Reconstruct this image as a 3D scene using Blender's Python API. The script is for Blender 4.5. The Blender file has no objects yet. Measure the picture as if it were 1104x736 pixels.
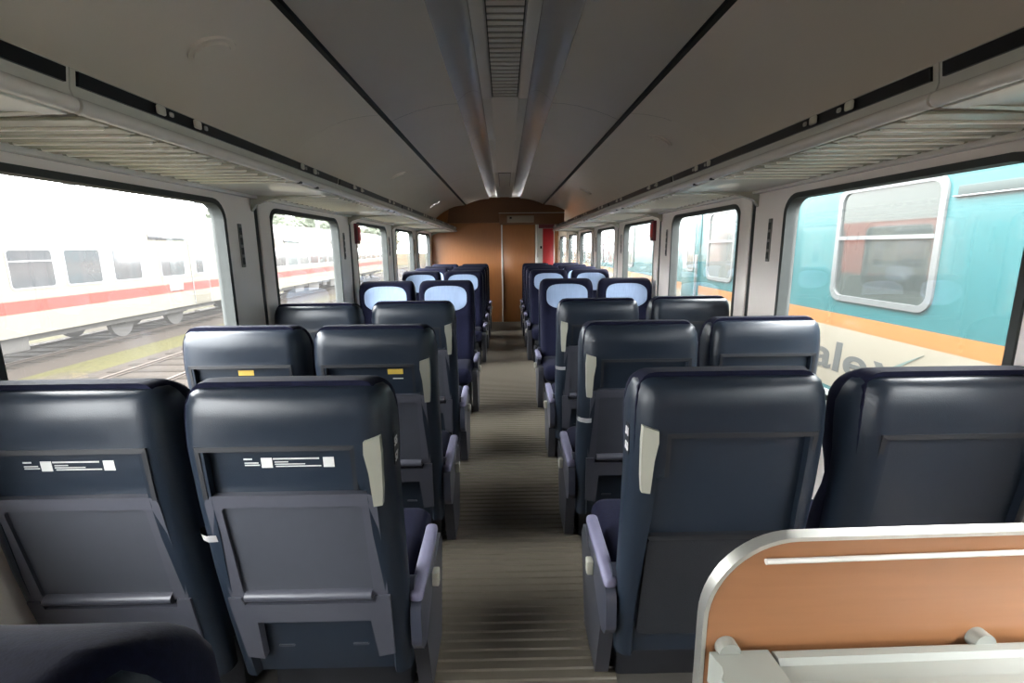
import bpy, bmesh, math, random
from mathutils import Vector, Matrix, noise
random.seed(7)
S = bpy.context.scene
COL = S.collection
PI = math.pi

# ------------------------------------------------------------------ camera
cam_d = bpy.data.cameras.new('camera')
cam_d.sensor_width = 36
cam_d.lens = 36 * 520 / 1104
cam_d.clip_start = 0.02
cam_d.clip_end = 600
cam = bpy.data.objects.new('camera', cam_d)
cam.location = (-0.015, 0, 1.42)
cam.rotation_mode = 'QUATERNION'        # pitch 11 degrees down, a touch to the right, held 0.6 degrees askew
cam.rotation_quaternion = (Matrix.Rotation(math.radians(-0.77), 3, 'Z') @ Matrix.Rotation(math.radians(90 - 11.1), 3, 'X') @ Matrix.Rotation(math.radians(-0.6), 3, 'Z')).to_quaternion()
COL.objects.link(cam)
S.camera = cam

# ------------------------------------------------------------------ world: even overcast sky, a little brighter overhead
W = bpy.data.worlds.new('overcast_sky')
S.world = W
W.use_nodes = True
nt = W.node_tree
nt.nodes.clear()
tc = nt.nodes.new('ShaderNodeTexCoord')
sp = nt.nodes.new('ShaderNodeSeparateXYZ')
rp = nt.nodes.new('ShaderNodeMapRange')
rp.inputs['From Min'].default_value = 0.0
rp.inputs['From Max'].default_value = 1.0
rp.inputs['To Min'].default_value = 0.75
rp.inputs['To Max'].default_value = 1.25
bg = nt.nodes.new('ShaderNodeBackground')
bg.inputs['Color'].default_value = (0.98, 0.98, 1.0, 1)
SKY = 18.0
mu = nt.nodes.new('ShaderNodeMath'); mu.operation = 'MULTIPLY'
mu.inputs[1].default_value = SKY
out = nt.nodes.new('ShaderNodeOutputWorld')
nt.links.new(tc.outputs['Generated'], sp.inputs[0])
nt.links.new(sp.outputs['Z'], rp.inputs['Value'])
nt.links.new(rp.outputs[0], mu.inputs[0])
nt.links.new(mu.outputs[0], bg.inputs['Strength'])
nt.links.new(bg.outputs[0], out.inputs['Surface'])

S.view_settings.view_transform = 'Standard'
S.view_settings.look = 'None'
S.view_settings.gamma = 1
S.view_settings.use_curve_mapping = False
S.view_settings.exposure = 1.1


# ------------------------------------------------------------------ materials
def mat(name, col, rough=0.5, metal=0.0, spec=0.5, noise_amt=0.0, scale=20.0, stretch=(1, 1, 1),
        bump=0.0, bump_scale=None, coat=0.0, sheen=0.0, rvar=0.0):
    m = bpy.data.materials.new(name)
    m.use_nodes = True
    n = m.node_tree
    b = n.nodes['Principled BSDF']
    b.inputs['Base Color'].default_value = (*col, 1)
    b.inputs['Roughness'].default_value = rough
    b.inputs['Metallic'].default_value = metal
    b.inputs['Specular IOR Level'].default_value = spec
    b.inputs['Coat Weight'].default_value = coat
    b.inputs['Sheen Weight'].default_value = sheen
    t = n.nodes.new('ShaderNodeTexCoord')
    mp = n.nodes.new('ShaderNodeMapping')
    mp.inputs['Scale'].default_value = stretch
    n.links.new(t.outputs['Object'], mp.inputs['Vector'])
    nz = n.nodes.new('ShaderNodeTexNoise')
    nz.inputs['Scale'].default_value = scale
    nz.inputs['Detail'].default_value = 5
    n.links.new(mp.outputs[0], nz.inputs['Vector'])
    if noise_amt:
        mx = n.nodes.new('ShaderNodeMix'); mx.data_type = 'RGBA'
        lo = tuple(max(0, c * (1 - noise_amt)) for c in col)
        hi = tuple(min(1, c * (1 + noise_amt)) for c in col)
        mx.inputs['A'].default_value = (*lo, 1)
        mx.inputs['B'].default_value = (*hi, 1)
        n.links.new(nz.outputs['Fac'], mx.inputs['Factor'])
        n.links.new(mx.outputs['Result'], b.inputs['Base Color'])
    if rvar:
        r = n.nodes.new('ShaderNodeMapRange')
        r.inputs['To Min'].default_value = max(0, rough - rvar)
        r.inputs['To Max'].default_value = rough + rvar
        n.links.new(nz.outputs['Fac'], r.inputs['Value'])
        n.links.new(r.outputs[0], b.inputs['Roughness'])
    if bump:
        n2 = n.nodes.new('ShaderNodeTexNoise')
        n2.inputs['Scale'].default_value = bump_scale or scale
        n2.inputs['Detail'].default_value = 3
        n.links.new(mp.outputs[0], n2.inputs['Vector'])
        bp = n.nodes.new('ShaderNodeBump')
        bp.inputs['Strength'].default_value = bump
        bp.inputs['Distance'].default_value = 0.004
        n.links.new(n2.outputs['Fac'], bp.inputs['Height'])
        n.links.new(bp.outputs[0], b.inputs['Normal'])
    return m


def glass_mat(name, dirt=0.06, tint=(0.97, 0.985, 0.98), refl=1.45):
    m = bpy.data.materials.new(name)
    m.use_nodes = True
    n = m.node_tree
    n.nodes.clear()
    o = n.nodes.new('ShaderNodeOutputMaterial')
    tr = n.nodes.new('ShaderNodeBsdfTransparent'); tr.inputs[0].default_value = (*tint, 1)
    gl = n.nodes.new('ShaderNodeBsdfGlossy'); gl.inputs['Roughness'].default_value = 0.02
    tl = n.nodes.new('ShaderNodeBsdfTranslucent'); tl.inputs[0].default_value = (0.9, 0.88, 0.84, 1)
    fr = n.nodes.new('ShaderNodeFresnel'); fr.inputs[0].default_value = refl
    m1 = n.nodes.new('ShaderNodeMixShader')
    m2 = n.nodes.new('ShaderNodeMixShader')
    t = n.nodes.new('ShaderNodeTexCoord')
    nz = n.nodes.new('ShaderNodeTexNoise'); nz.inputs['Scale'].default_value = 3; nz.inputs['Detail'].default_value = 4
    r = n.nodes.new('ShaderNodeMapRange')
    r.inputs['To Min'].default_value = dirt * 0.8
    r.inputs['To Max'].default_value = dirt * 1.2
    n.links.new(t.outputs['Object'], nz.inputs['Vector'])
    n.links.new(nz.outputs['Fac'], r.inputs['Value'])
    n.links.new(r.outputs[0], m1.inputs[0])
    n.links.new(tr.outputs[0], m1.inputs[1])
    n.links.new(tl.outputs[0], m1.inputs[2])
    ge = n.nodes.new('ShaderNodeNewGeometry')        # a back face sees the inverse index
    io = n.nodes.new('ShaderNodeMapRange')
    io.inputs['To Min'].default_value = refl
    io.inputs['To Max'].default_value = 1 / refl
    n.links.new(ge.outputs['Backfacing'], io.inputs['Value'])
    n.links.new(io.outputs[0], fr.inputs[0])
    n.links.new(fr.outputs[0], m2.inputs[0])
    n.links.new(m1.outputs[0], m2.inputs[1])
    n.links.new(gl.outputs[0], m2.inputs[2])
    n.links.new(m2.outputs[0], o.inputs['Surface'])
    return m


M = {}
M['ceil'] = mat('ceiling_laminate', (0.86, 0.80, 0.725), 0.21, spec=0.6, noise_amt=0.04, scale=2)
M['ceilm'] = mat('middle_ceiling_laminate', (0.88, 0.82, 0.74), 0.42, spec=0.3, noise_amt=0.04, scale=2)
M['cove'] = mat('cove_laminate', (0.60, 0.58, 0.56), 0.16, spec=0.7, noise_amt=0.03, scale=2)
M['grille'] = mat('grille_paint', (0.3956, 0.3827, 0.3526), 0.4, noise_amt=0.03)
M['gap'] = mat('dark_gap', (0.02, 0.022, 0.02), 0.6, noise_amt=0.1)
M['wall'] = mat('wall_laminate', (0.83, 0.77, 0.72), 0.4, noise_amt=0.04, scale=4)
def outer_mat():
    # painted outside of this coach: grey skirt, red window band, pale cantrail
    m = mat('outer_coach_paint', (0.3, 0.3, 0.3), 0.3, noise_amt=0.0)
    n = m.node_tree
    t = n.nodes.new('ShaderNodeTexCoord'); sx = n.nodes.new('ShaderNodeSeparateXYZ')
    n.links.new(t.outputs['Object'], sx.inputs[0])
    r = n.nodes.new('ShaderNodeMapRange'); r.inputs['From Max'].default_value = 2.4
    n.links.new(sx.outputs['Z'], r.inputs['Value'])
    c = n.nodes.new('ShaderNodeValToRGB'); c.color_ramp.interpolation = 'CONSTANT'
    e = c.color_ramp.elements
    e[0].color = (0.075, 0.085, 0.075, 1)
    e[1].position = 0.96 / 2.4; e[1].color = (0.26, 0.075, 0.05, 1)
    k = e.new(1.72 / 2.4); k.color = (0.30, 0.30, 0.28, 1)
    n.links.new(r.outputs[0], c.inputs[0])
    n.links.new(c.outputs[0], n.nodes['Principled BSDF'].inputs['Base Color'])
    return m


M['outer'] = outer_mat()
M['gasket'] = mat('window_gasket', (0.055, 0.060, 0.058), 0.7, spec=0.2, noise_amt=0.1)
M['plateb'] = mat('display_beige', (0.33, 0.27, 0.21), 0.5, noise_amt=0.05)
M['hook'] = mat('hook_strip_grey', (0.16, 0.155, 0.14), 0.5, noise_amt=0.1)
M['glass_l'] = glass_mat('dusty_glass_left', 0.0075)
M['glass_r'] = glass_mat('dusty_glass_right', 0.007)
M['floor'] = mat('floor_rubber', (0.0539, 0.04928, 0.04312), 0.55, noise_amt=0.15, scale=12, bump=0.2, bump_scale=60)
M['mat'] = mat('ribbed_aisle_rubber', (0.08855, 0.077, 0.05852), 0.42, noise_amt=0.18, scale=9, rvar=0.06)
M['wood'] = mat('wood_laminate', (0.345, 0.1363, 0.04484), 0.35, noise_amt=0.16, scale=9, stretch=(6, 6, 0.5), rvar=0.06)
M['woodt'] = mat('table_wood_laminate', (0.302, 0.1346, 0.05877), 0.35, noise_amt=0.13, scale=9, stretch=(0.6, 6, 9), rvar=0.05)
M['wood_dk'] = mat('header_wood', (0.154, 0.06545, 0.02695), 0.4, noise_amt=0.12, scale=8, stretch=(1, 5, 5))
M['alu'] = mat('brushed_aluminium', (0.66, 0.65, 0.60), 0.32, metal=0.85, noise_amt=0.05, scale=40, stretch=(1, 20, 20))
M['rack'] = mat('rack_lacquer', (0.4052, 0.3946, 0.3179), 0.25, spec=0.6, noise_amt=0.04)
M['rackpl'] = mat('rack_plate', (0.602, 0.602, 0.5504), 0.22, spec=0.7, noise_amt=0.05)
M['railw'] = mat('rail_white', (0.688, 0.6622, 0.6106), 0.22, spec=0.7, noise_amt=0.04)
M['rib'] = mat('rib_white', (0.86, 0.84, 0.74), 0.3, noise_amt=0.03)  # near-white: the bright lines between the slats are put into the colour
M['black'] = mat('display_black', (0.006, 0.006, 0.008), 0.3, spec=0.2, noise_amt=0.2)
M['lamp'] = mat('lamp_cover', (0.539, 0.5236, 0.4466), 0.3, noise_amt=0.04)
M['shell'] = mat('navy_leather', (0.0106, 0.01605, 0.02554), 0.36, spec=0.36, noise_amt=0.12, scale=30, bump=0.12, bump_scale=380, rvar=0.04)
M['velour'] = mat('navy_velour', (0.0057, 0.00646, 0.01824), 0.85, spec=0.08, noise_amt=0.5, scale=120, bump=0.12, bump_scale=400, sheen=0.02)
M['tray'] = mat('tray_plastic', (0.04104, 0.04408, 0.05472), 0.42, noise_amt=0.08, scale=25, bump=0.08, bump_scale=500)
M['trayf'] = mat('tray_frame_plastic', (0.05016, 0.05168, 0.06536), 0.38, noise_amt=0.08, scale=25)
M['pocket'] = mat('pocket_net', (0.00456, 0.00608, 0.00988), 0.8, noise_amt=0.3, scale=90, bump=0.4, bump_scale=300)
M['handle'] = mat('handle_plastic', (0.2926, 0.2888, 0.2426), 0.35, noise_amt=0.04)
M['arm'] = mat('armrest_pad', (0.1178, 0.114, 0.1748), 0.6, noise_amt=0.12, scale=30, bump=0.2, bump_scale=200)
M['armd'] = mat('armrest_cover', (0.0304, 0.03344, 0.04712), 0.28, noise_amt=0.1)
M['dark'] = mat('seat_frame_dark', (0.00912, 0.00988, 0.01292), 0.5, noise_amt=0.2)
M['side'] = mat('side_plate_grey', (0.0266, 0.02766, 0.03458), 0.45, noise_amt=0.1)
M['cover'] = mat('headrest_cloth', (0.2772, 0.3619, 0.5236), 0.9, spec=0.1, noise_amt=0.12, scale=14, stretch=(6, 1, 0.8), bump=1.0, bump_scale=16, sheen=0.2)
M['print'] = mat('white_print', (0.462, 0.462, 0.4466), 0.6, noise_amt=0.05)
M['paper'] = mat('paper_tag', (0.5544, 0.539, 0.539), 0.6, noise_amt=0.06)
M['yellow'] = mat('yellow_sticker', (0.4774, 0.3311, 0.0539), 0.5, noise_amt=0.06)
M['orange'] = mat('orange_sticker', (0.60, 0.15, 0.04), 0.5, noise_amt=0.06)
M['red'] = mat('red_paint', (0.55, 0.025, 0.03), 0.35, noise_amt=0.06)
M['redd'] = mat('dark_red_box', (0.16, 0.02, 0.03), 0.4, noise_amt=0.1)
M['grey'] = mat('beam_grey', (0.2772, 0.2849, 0.2541), 0.32, noise_amt=0.04)
M['greyd'] = mat('beam_groove', (0.231, 0.2387, 0.231), 0.3, metal=0.3, noise_amt=0.04)
# outside: paint and ground darkened to balance the bright sky and exposure
M['cw'] = mat('coach_white', (0.06776, 0.06237, 0.04928), 0.6, spec=0.08, noise_amt=0.05, scale=3)
M['cr'] = mat('coach_red', (0.06314, 0.01232, 0.00847), 0.6, spec=0.08, noise_amt=0.08, scale=3)
M['croof'] = mat('coach_roof', (0.0847, 0.0847, 0.0847), 0.6, spec=0.08, noise_amt=0.1, scale=3)
M['cwin'] = mat('coach_window_glass', (0.02, 0.02, 0.022), 0.08, spec=0.5, noise_amt=0.2, scale=2)
M['cwf'] = mat('coach_window_frame', (0.0693, 0.0693, 0.0693), 0.5, noise_amt=0.1)
M['under'] = mat('underframe', (0.01694, 0.01463, 0.01232), 0.8, noise_amt=0.3, scale=6)
M['teal'] = mat('teal_paint', (0.01155, 0.06006, 0.06391), 0.22, noise_amt=0.05, scale=2, coat=0.3)
M['tyel'] = mat('yellow_paint', (0.1694, 0.07315, 0.02002), 0.3, noise_amt=0.05, scale=2)
M['twh'] = mat('cream_paint', (0.1386, 0.127, 0.09856), 0.35, noise_amt=0.05, scale=2)
M['tfr'] = mat('window_frame_silver', (0.077, 0.0847, 0.0847), 0.35, metal=0.2, noise_amt=0.05)
M['twin'] = mat('teal_coach_glass', (0.02002, 0.02541, 0.02387), 0.05, spec=1.0, noise_amt=0.15, scale=1.5, coat=0.6)
M['tpale'] = mat('teal_coach_pale_glass', (0.0693, 0.077, 0.07315), 0.1, spec=0.8, noise_amt=0.06, scale=2)  # paler pane colour used on some teal coach windows
M['tlet'] = mat('grey_lettering', (0.035, 0.038, 0.036), 0.5, noise_amt=0.06)
M['tswo'] = mat('swoosh_green', (0.06, 0.09, 0.08), 0.5, noise_amt=0.06)
M['plate'] = mat('plate_grey', (0.03465, 0.04235, 0.04081), 0.8, spec=0.05, noise_amt=0.08)
M['rail'] = mat('rail_steel', (0.0231, 0.01694, 0.01309), 0.7, spec=0.1, noise_amt=0.2)
M['sleeper'] = mat('sleeper_wood', (0.01078, 0.00847, 0.006545), 0.95, spec=0.03, noise_amt=0.3, scale=12)
M['mast'] = mat('mast_steel', (0.03388, 0.03542, 0.03542), 0.7, noise_amt=0.2)
M['leaf'] = mat('foliage', (0.02695, 0.03465, 0.02002), 0.9, noise_amt=0.4, scale=3, bump=1.0, bump_scale=5)
M['bark'] = mat('bark', (0.077, 0.05775, 0.04235), 0.9, noise_amt=0.3)


def ground_mat():
    m = bpy.data.materials.new('yard_ground')
    m.use_nodes = True
    n = m.node_tree
    b = n.nodes['Principled BSDF']
    b.inputs['Roughness'].default_value = 0.95
    b.inputs['Specular IOR Level'].default_value = 0.05
    t = n.nodes.new('ShaderNodeTexCoord')
    mp = n.nodes.new('ShaderNodeMapping'); mp.inputs['Scale'].default_value = (1, 0.35, 1)
    n.links.new(t.outputs['Object'], mp.inputs[0])
    nz = n.nodes.new('ShaderNodeTexNoise'); nz.inputs['Scale'].default_value = 0.55; nz.inputs['Detail'].default_value = 8
    n.links.new(mp.outputs[0], nz.inputs['Vector'])
    cr = n.nodes.new('ShaderNodeValToRGB')
    e = cr.color_ramp.elements
    e[0].position = 0.44; e[0].color = (0.0165, 0.013, 0.0085, 1)
    e[1].position = 0.56; e[1].color = (0.0195, 0.0175, 0.0047, 1)
    n.links.new(nz.outputs['Fac'], cr.inputs[0])
    n3 = n.nodes.new('ShaderNodeTexNoise'); n3.inputs['Scale'].default_value = 9; n3.inputs['Detail'].default_value = 6
    n.links.new(t.outputs['Object'], n3.inputs['Vector'])
    mx = n.nodes.new('ShaderNodeMix'); mx.data_type = 'RGBA'; mx.blend_type = 'OVERLAY'
    mx.inputs['Factor'].default_value = 0.6
    n.links.new(cr.outputs[0], mx.inputs['A'])
    n.links.new(n3.outputs['Fac'], mx.inputs['B'])
    n.links.new(mx.outputs['Result'], b.inputs['Base Color'])
    bp = n.nodes.new('ShaderNodeBump'); bp.inputs['Strength'].default_value = 0.7; bp.inputs['Distance'].default_value = 0.05
    n.links.new(n3.outputs['Fac'], bp.inputs['Height'])
    n.links.new(bp.outputs[0], b.inputs['Normal'])
    return m


M['ground'] = ground_mat()
M['ballast'] = mat('track_ballast', (0.01348, 0.01039, 0.008085), 0.95, spec=0.05, noise_amt=0.5, scale=14, bump=1.0, bump_scale=20)


# ------------------------------------------------------------------ object helpers
def empty(name, loc=(0, 0, 0), label=None, cat=None, group=None, kind=None, rz=0.0):
    o = bpy.data.objects.new(name, None)
    COL.objects.link(o)
    o.empty_display_size = 0.1
    o.location = loc
    o.rotation_euler = (0, 0, rz)
    tag(o, label, cat, group, kind)
    return o


def tag(o, label=None, cat=None, group=None, kind=None):
    if label: o['label'] = label
    if cat: o['category'] = cat
    if group: o['group'] = group
    if kind: o['kind'] = kind
    return o


def link(name, me, parent=None, loc=None):
    o = bpy.data.objects.new(name, me)
    COL.objects.link(o)
    if parent: o.parent = parent
    if loc: o.location = loc
    return o


def fin(name, bm, m, parent=None, smooth=False, recalc=True, angle=40):
    if recalc:
        bmesh.ops.recalc_face_normals(bm, faces=bm.faces[:])
    me = bpy.data.meshes.new(name)
    bm.to_mesh(me)
    bm.free()
    for mm in (m if isinstance(m, (list, tuple)) else [m]):
        me.materials.append(M[mm])
    if smooth:
        me.polygons.foreach_set('use_smooth', [True] * len(me.polygons))
        try:
            me.set_sharp_from_angle(angle=math.radians(angle))
        except Exception:
            pass
    return link(name, me, parent)


def copy_tree(o, parent=None, depth=0):
    c = o.copy()
    COL.objects.link(c)
    if parent: c.parent = parent
    for ch in list(o.children):
        copy_tree(ch, c, depth + 1)
    return c


def box(bm, x0, x1, y0, y1, z0, z1, bev=0.0, seg=2):
    r = bmesh.ops.create_cube(bm, size=1)
    vs = r['verts']
    for v in vs:
        v.co = Vector(((x0 + x1) / 2 + v.co.x * (x1 - x0), (y0 + y1) / 2 + v.co.y * (y1 - y0), (z0 + z1) / 2 + v.co.z * (z1 - z0)))
    if bev:
        es = list({e for v in vs for e in v.link_edges})
        bmesh.ops.bevel(bm, geom=es, offset=bev, segments=seg, profile=0.5, affect='EDGES')
    return vs


def boxobj(name, m, x0, x1, y0, y1, z0, z1, parent=None, bev=0.0, seg=2):
    bm = bmesh.new()
    box(bm, min(x0, x1), max(x0, x1), min(y0, y1), max(y0, y1), min(z0, z1), max(z0, z1), bev, seg)
    return fin(name, bm, m, parent, smooth=bev > 0, angle=50)


def rrect(x0, x1, z0, z1, r, n=6):
    """rounded rectangle outline, counter-clockwise; r scalar or 4 radii (br, tr, tl, bl)"""
    rr = r if isinstance(r, (tuple, list)) else (r,) * 4
    pts = []
    for (cx, cz, a0, q) in ((x1, z0, -90, rr[0]), (x1, z1, 0, rr[1]), (x0, z1, 90, rr[2]), (x0, z0, 180, rr[3])):
        sx = -1 if cx == x1 else 1
        sz = -1 if cz == z1 else 1
        if q <= 0:
            pts.append((cx, cz)); continue
        ox, oz = cx + sx * q, cz + sz * q
        for i in range(n + 1):
            a = math.radians(a0 + 90 * i / n)
            pts.append((ox + q * math.cos(a), oz + q * math.sin(a)))
    return pts


def prism(bm, pts, f0, f1, holes=None):
    """pts = 2-D outline; f0,f1 map (a,b)->3-D for the back and the front face; holes = one inner outline of equal length"""
    n = len(pts)
    A = [bm.verts.new(f0(*p)) for p in pts]
    B = [bm.verts.new(f1(*p)) for p in pts]
    if holes is None:
        bm.faces.new(A[::-1]); bm.faces.new(B)
    for i in range(n):
        j = (i + 1) % n
        bm.faces.new((A[i], A[j], B[j], B[i]))
    if holes is not None:
        C = [bm.verts.new(f0(*p)) for p in holes]
        D = [bm.verts.new(f1(*p)) for p in holes]
        for i in range(n):
            j = (i + 1) % n
            bm.faces.new((C[j], C[i], D[i], D[j]))
            bm.faces.new((B[i], B[j], D[j], D[i]))
            bm.faces.new((A[j], A[i], C[i], C[j]))


def tube(bm, pts, r, n=10):
    rings = []
    for i, p in enumerate(pts):
        p = Vector(p)
        a = Vector(pts[max(0, i - 1)]); b = Vector(pts[min(len(pts) - 1, i + 1)])
        d = (b - a).normalized()
        u = d.cross(Vector((0, 0, 1)))
        if u.length < 1e-3: u = d.cross(Vector((1, 0, 0)))
        u.normalize()
        v = d.cross(u)
        rings.append([bm.verts.new(p + r * (math.cos(2 * PI * k / n) * u + math.sin(2 * PI * k / n) * v)) for k in range(n)])
    for a, b in zip(rings, rings[1:]):
        for k in range(n):
            bm.faces.new((a[k], a[(k + 1) % n], b[(k + 1) % n], b[k]))
    bm.faces.new(rings[0][::-1]); bm.faces.new(rings[-1])


def extr(bm, prof, y0, y1, close=False, thick=None, cuts=1):
    """open profile of (x,z) extruded along y"""
    rows = []
    for c in range(cuts + 1):
        y = y0 + (y1 - y0) * c / cuts
        rows.append([bm.verts.new((x, y, z)) for x, z in prof])
    k = len(prof)
    for a, b in zip(rows, rows[1:]):
        for i in range(k if close else k - 1):
            j = (i + 1) % k
            bm.faces.new((a[i], a[j], b[j], b[i]))
    if close:
        bm.faces.new(rows[0][::-1]); bm.faces.new(rows[-1])


def smoothstep(a, b, t):
    t = max(0.0, min(1.0, (t - a) / (b - a)))
    return t * t * (3 - 2 * t)


def lerp_table(tab, z):
    for (a, b) in zip(tab, tab[1:]):
        if z <= b[0]:
            t = 0 if b[0] == a[0] else max(0.0, (z - a[0]) / (b[0] - a[0]))
            return [p + (q - p) * t for p, q in zip(a[1:], b[1:])]
    return list(tab[-1][1:])


def text_mesh(name, body, size, m, parent, mtx, extrude=0.001, shear=0.0, bold=0.0, space=1.0):
    cu = bpy.data.curves.new(name, 'FONT')
    cu.body = body
    cu.size = size
    cu.extrude = extrude
    cu.shear = shear
    cu.offset = bold
    cu.space_character = space
    to = bpy.data.objects.new(name, cu)
    COL.objects.link(to)
    dg = bpy.context.evaluated_depsgraph_get()
    me = bpy.data.meshes.new_from_object(to.evaluated_get(dg))
    bpy.data.objects.remove(to)
    me.materials.clear()
    me.materials.append(M[m])
    me.transform(mtx)
    o = link(name, me, parent)
    return o


# ================================================================== the setting
HW = 1.37           # half width of the saloon
Y0, Y1 = -3.2, 9.2  # saloon; a corridor goes on to YC on the right
YC = 12.6
PITCH = 1.625
WIN_S, WIN_W, WIN_Z0, WIN_Z1 = 1.27, 1.15, 0.77, 1.645
WINDOWS = {-1: list(range(-2, 5)), 1: list(range(-2, 7))}

fl = boxobj('floor', 'floor', -HW - 0.08, HW + 0.08, Y0, YC, -0.06, 0.0)
tag(fl, kind='structure')
bm = bmesh.new()                       # ribbed rubber runner: ridges across the aisle
prof = []
y = Y0 + 0.05
while y < Y1 - 0.02:
    prof += [(y, 0.002), (y + 0.012, 0.002), (y + 0.016, 0.008), (y + 0.034, 0.008), (y + 0.038, 0.002)]
    y += 0.042
rows = [[bm.verts.new((x, a, b)) for a, b in prof] for x in (-0.34, 0.34)]
for i in range(len(prof) - 1):
    bm.faces.new((rows[0][i], rows[1][i], rows[1][i + 1], rows[0][i + 1]))
o = fin('aisle_runner', bm, 'mat', fl)


def fan_plate(bm, y0, y1, z0, z1, hole, xi, xo, n=6):
    """wall bay with one rounded window hole; inner face material 0, outer face material 1"""
    hy0, hy1, hz0, hz1, r = hole
    inner = rrect(hy0, hy1, hz0, hz1, r, n)
    corners = [(y1, z0), (y1, z1), (y0, z1), (y0, z0)]
    for x, mi in ((xi, 0), (xo, 1)):
        cv = [bm.verts.new((x, *c)) for c in corners]
        iv = [bm.verts.new((x, *p)) for p in inner]
        k = n + 1
        for c in range(4):
            arc = iv[c * k:(c + 1) * k]
            for a, b in zip(arc, arc[1:]):
                f = bm.faces.new((cv[c], b, a)); f.material_index = mi
            nx = iv[((c + 1) % 4) * k]
            f = bm.faces.new((cv[c], cv[(c + 1) % 4], nx, arc[-1])); f.material_index = mi
        if mi == 0: A = iv
        else: B = iv
    m = len(A)
    for i in range(m):
        j = (i + 1) % m
        bm.faces.new((A[i], A[j], B[j], B[i]))


wnum = 0
for s, side in ((-1, 'left'), (1, 'right')):
    xi, xo = s * HW, s * (HW + 0.05)
    yend = Y1 if s < 0 else YC
    bm = bmesh.new()
    ks = WINDOWS[s]
    for k in ks:
        a = WIN_S + PITCH * k
        y0 = a - (PITCH - WIN_W) / 2 if k != ks[0] else Y0
        y1 = a + WIN_W + (PITCH - WIN_W) / 2 if k != ks[-1] else yend
        fan_plate(bm, y0, y1, 0.0, 2.42, (a, a + WIN_W, WIN_Z0, WIN_Z1, 0.085), xi, xo)
    bmesh.ops.remove_doubles(bm, verts=bm.verts[:], dist=1e-5)
    wl = fin('wall_' + side, bm, ['wall', 'outer'], recalc=False)
    tag(wl, kind='structure')
    bb = boxobj('baseboard_' + side, 'dark', xi, xi - s * 0.05, Y0, yend, 0, 0.11, None, 0.006)
    tag(bb, kind='structure')
    for k in ks:
        a = WIN_S + PITCH * k
        wnum += 1
        # gasket ring stands in the reveal
        bm = bmesh.new()
        prism(bm, rrect(a - 0.012, a + WIN_W + 0.012, WIN_Z0 - 0.012, WIN_Z1 + 0.012, 0.095, 6),
              lambda p, q: (xi + s * 0.053, p, q), lambda p, q: (xi - s * 0.008, p, q),
              rrect(a + 0.012, a + WIN_W - 0.012, WIN_Z0 + 0.012, WIN_Z1 - 0.012, 0.075, 6))
        wf = fin(f'window_{wnum}', bm, 'gasket', None, smooth=True)
        tag(wf, kind='structure')
        bm = bmesh.new()
        prism(bm, rrect(a + 0.006, a + WIN_W - 0.006, WIN_Z0 + 0.006, WIN_Z1 - 0.006, 0.08, 6),
              lambda p, q: (xi + s * 0.044, p, q), lambda p, q: (xi + s * 0.038, p, q))
        fin('window_pane', bm, 'glass_l' if s < 0 else 'glass_r', wf)
        # bright sill rail just below the glass
        bm = bmesh.new()
        box(bm, min(xi, xi - s * 0.04), max(xi, xi - s * 0.04), a - 0.06, a + WIN_W + 0.06, 0.70, 0.722, 0.006)
        fin('window_sill', bm, 'alu', wf, smooth=True)
    for k in ks:
        a = WIN_S + PITCH * k + WIN_W          # the pillar after this window
        if a + 0.4 > yend: continue
        bm = bmesh.new()                        # dark panel seam
        box(bm, min(xi - s * 0.004, xi + s * 0.01), max(xi - s * 0.004, xi + s * 0.01), a + 0.30, a + 0.325, 0.12, 1.70)
        fin('panel_seam', bm, 'gap', wl)
        hs = boxobj('hook_strip', 'hook', xi - s * 0.006, xi, a + 0.115, a + 0.15, 1.33, 1.55, wl, 0.003)
        for q in range(4):
            boxobj('slot', 'gap', xi - s * 0.008, xi - s * 0.004, a + 0.122, a + 0.143, 1.345 + q * 0.05, 1.38 + q * 0.05, hs)
        # slim raised pillar panel on the far side of the seam
        boxobj('pillar_panel', 'wall', xi - s * 0.012, xi, a + 0.33, a + 0.455, 0.12, 1.69, wl, 0.008)

# ---------------- ceiling
C_SIDE = [(0.73, 2.175), (0.82, 2.168), (0.92, 2.150), (1.02, 2.115), (1.12, 2.065), (1.22, 1.995), (1.30, 1.925), (1.38, 1.83)]
C_MID = [(0.29, 2.285), (0.36, 2.282), (0.45, 2.268), (0.55, 2.243), (0.64, 2.212), (0.70, 2.186)]
C_COVE = [(0.14, 2.315), (0.147, 2.335), (0.165, 2.352), (0.19, 2.358), (0.215, 2.354), (0.245, 2.338), (0.27, 2.315), (0.285, 2.295), (0.29, 2.285)]
bm = bmesh.new()
box(bm, -HW - 0.08, HW + 0.08, Y0, YC, 2.42, 2.46)
ce = fin('ceiling', bm, 'gap')
tag(ce, kind='structure')


def ceil_strip(name, prof, m, cutsy):
    for s in (-1, 1):
        for a, b in zip(cutsy, cutsy[1:]):
            bm = bmesh.new()
            extr(bm, [(s * x, z) for x, z in prof], a + 0.0015, b - 0.0015, cuts=1)
            bmesh.ops.solidify(bm, geom=bm.faces[:], thickness=0.0)
            fin(name, bm, m, ce, smooth=True, angle=60)


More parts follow.
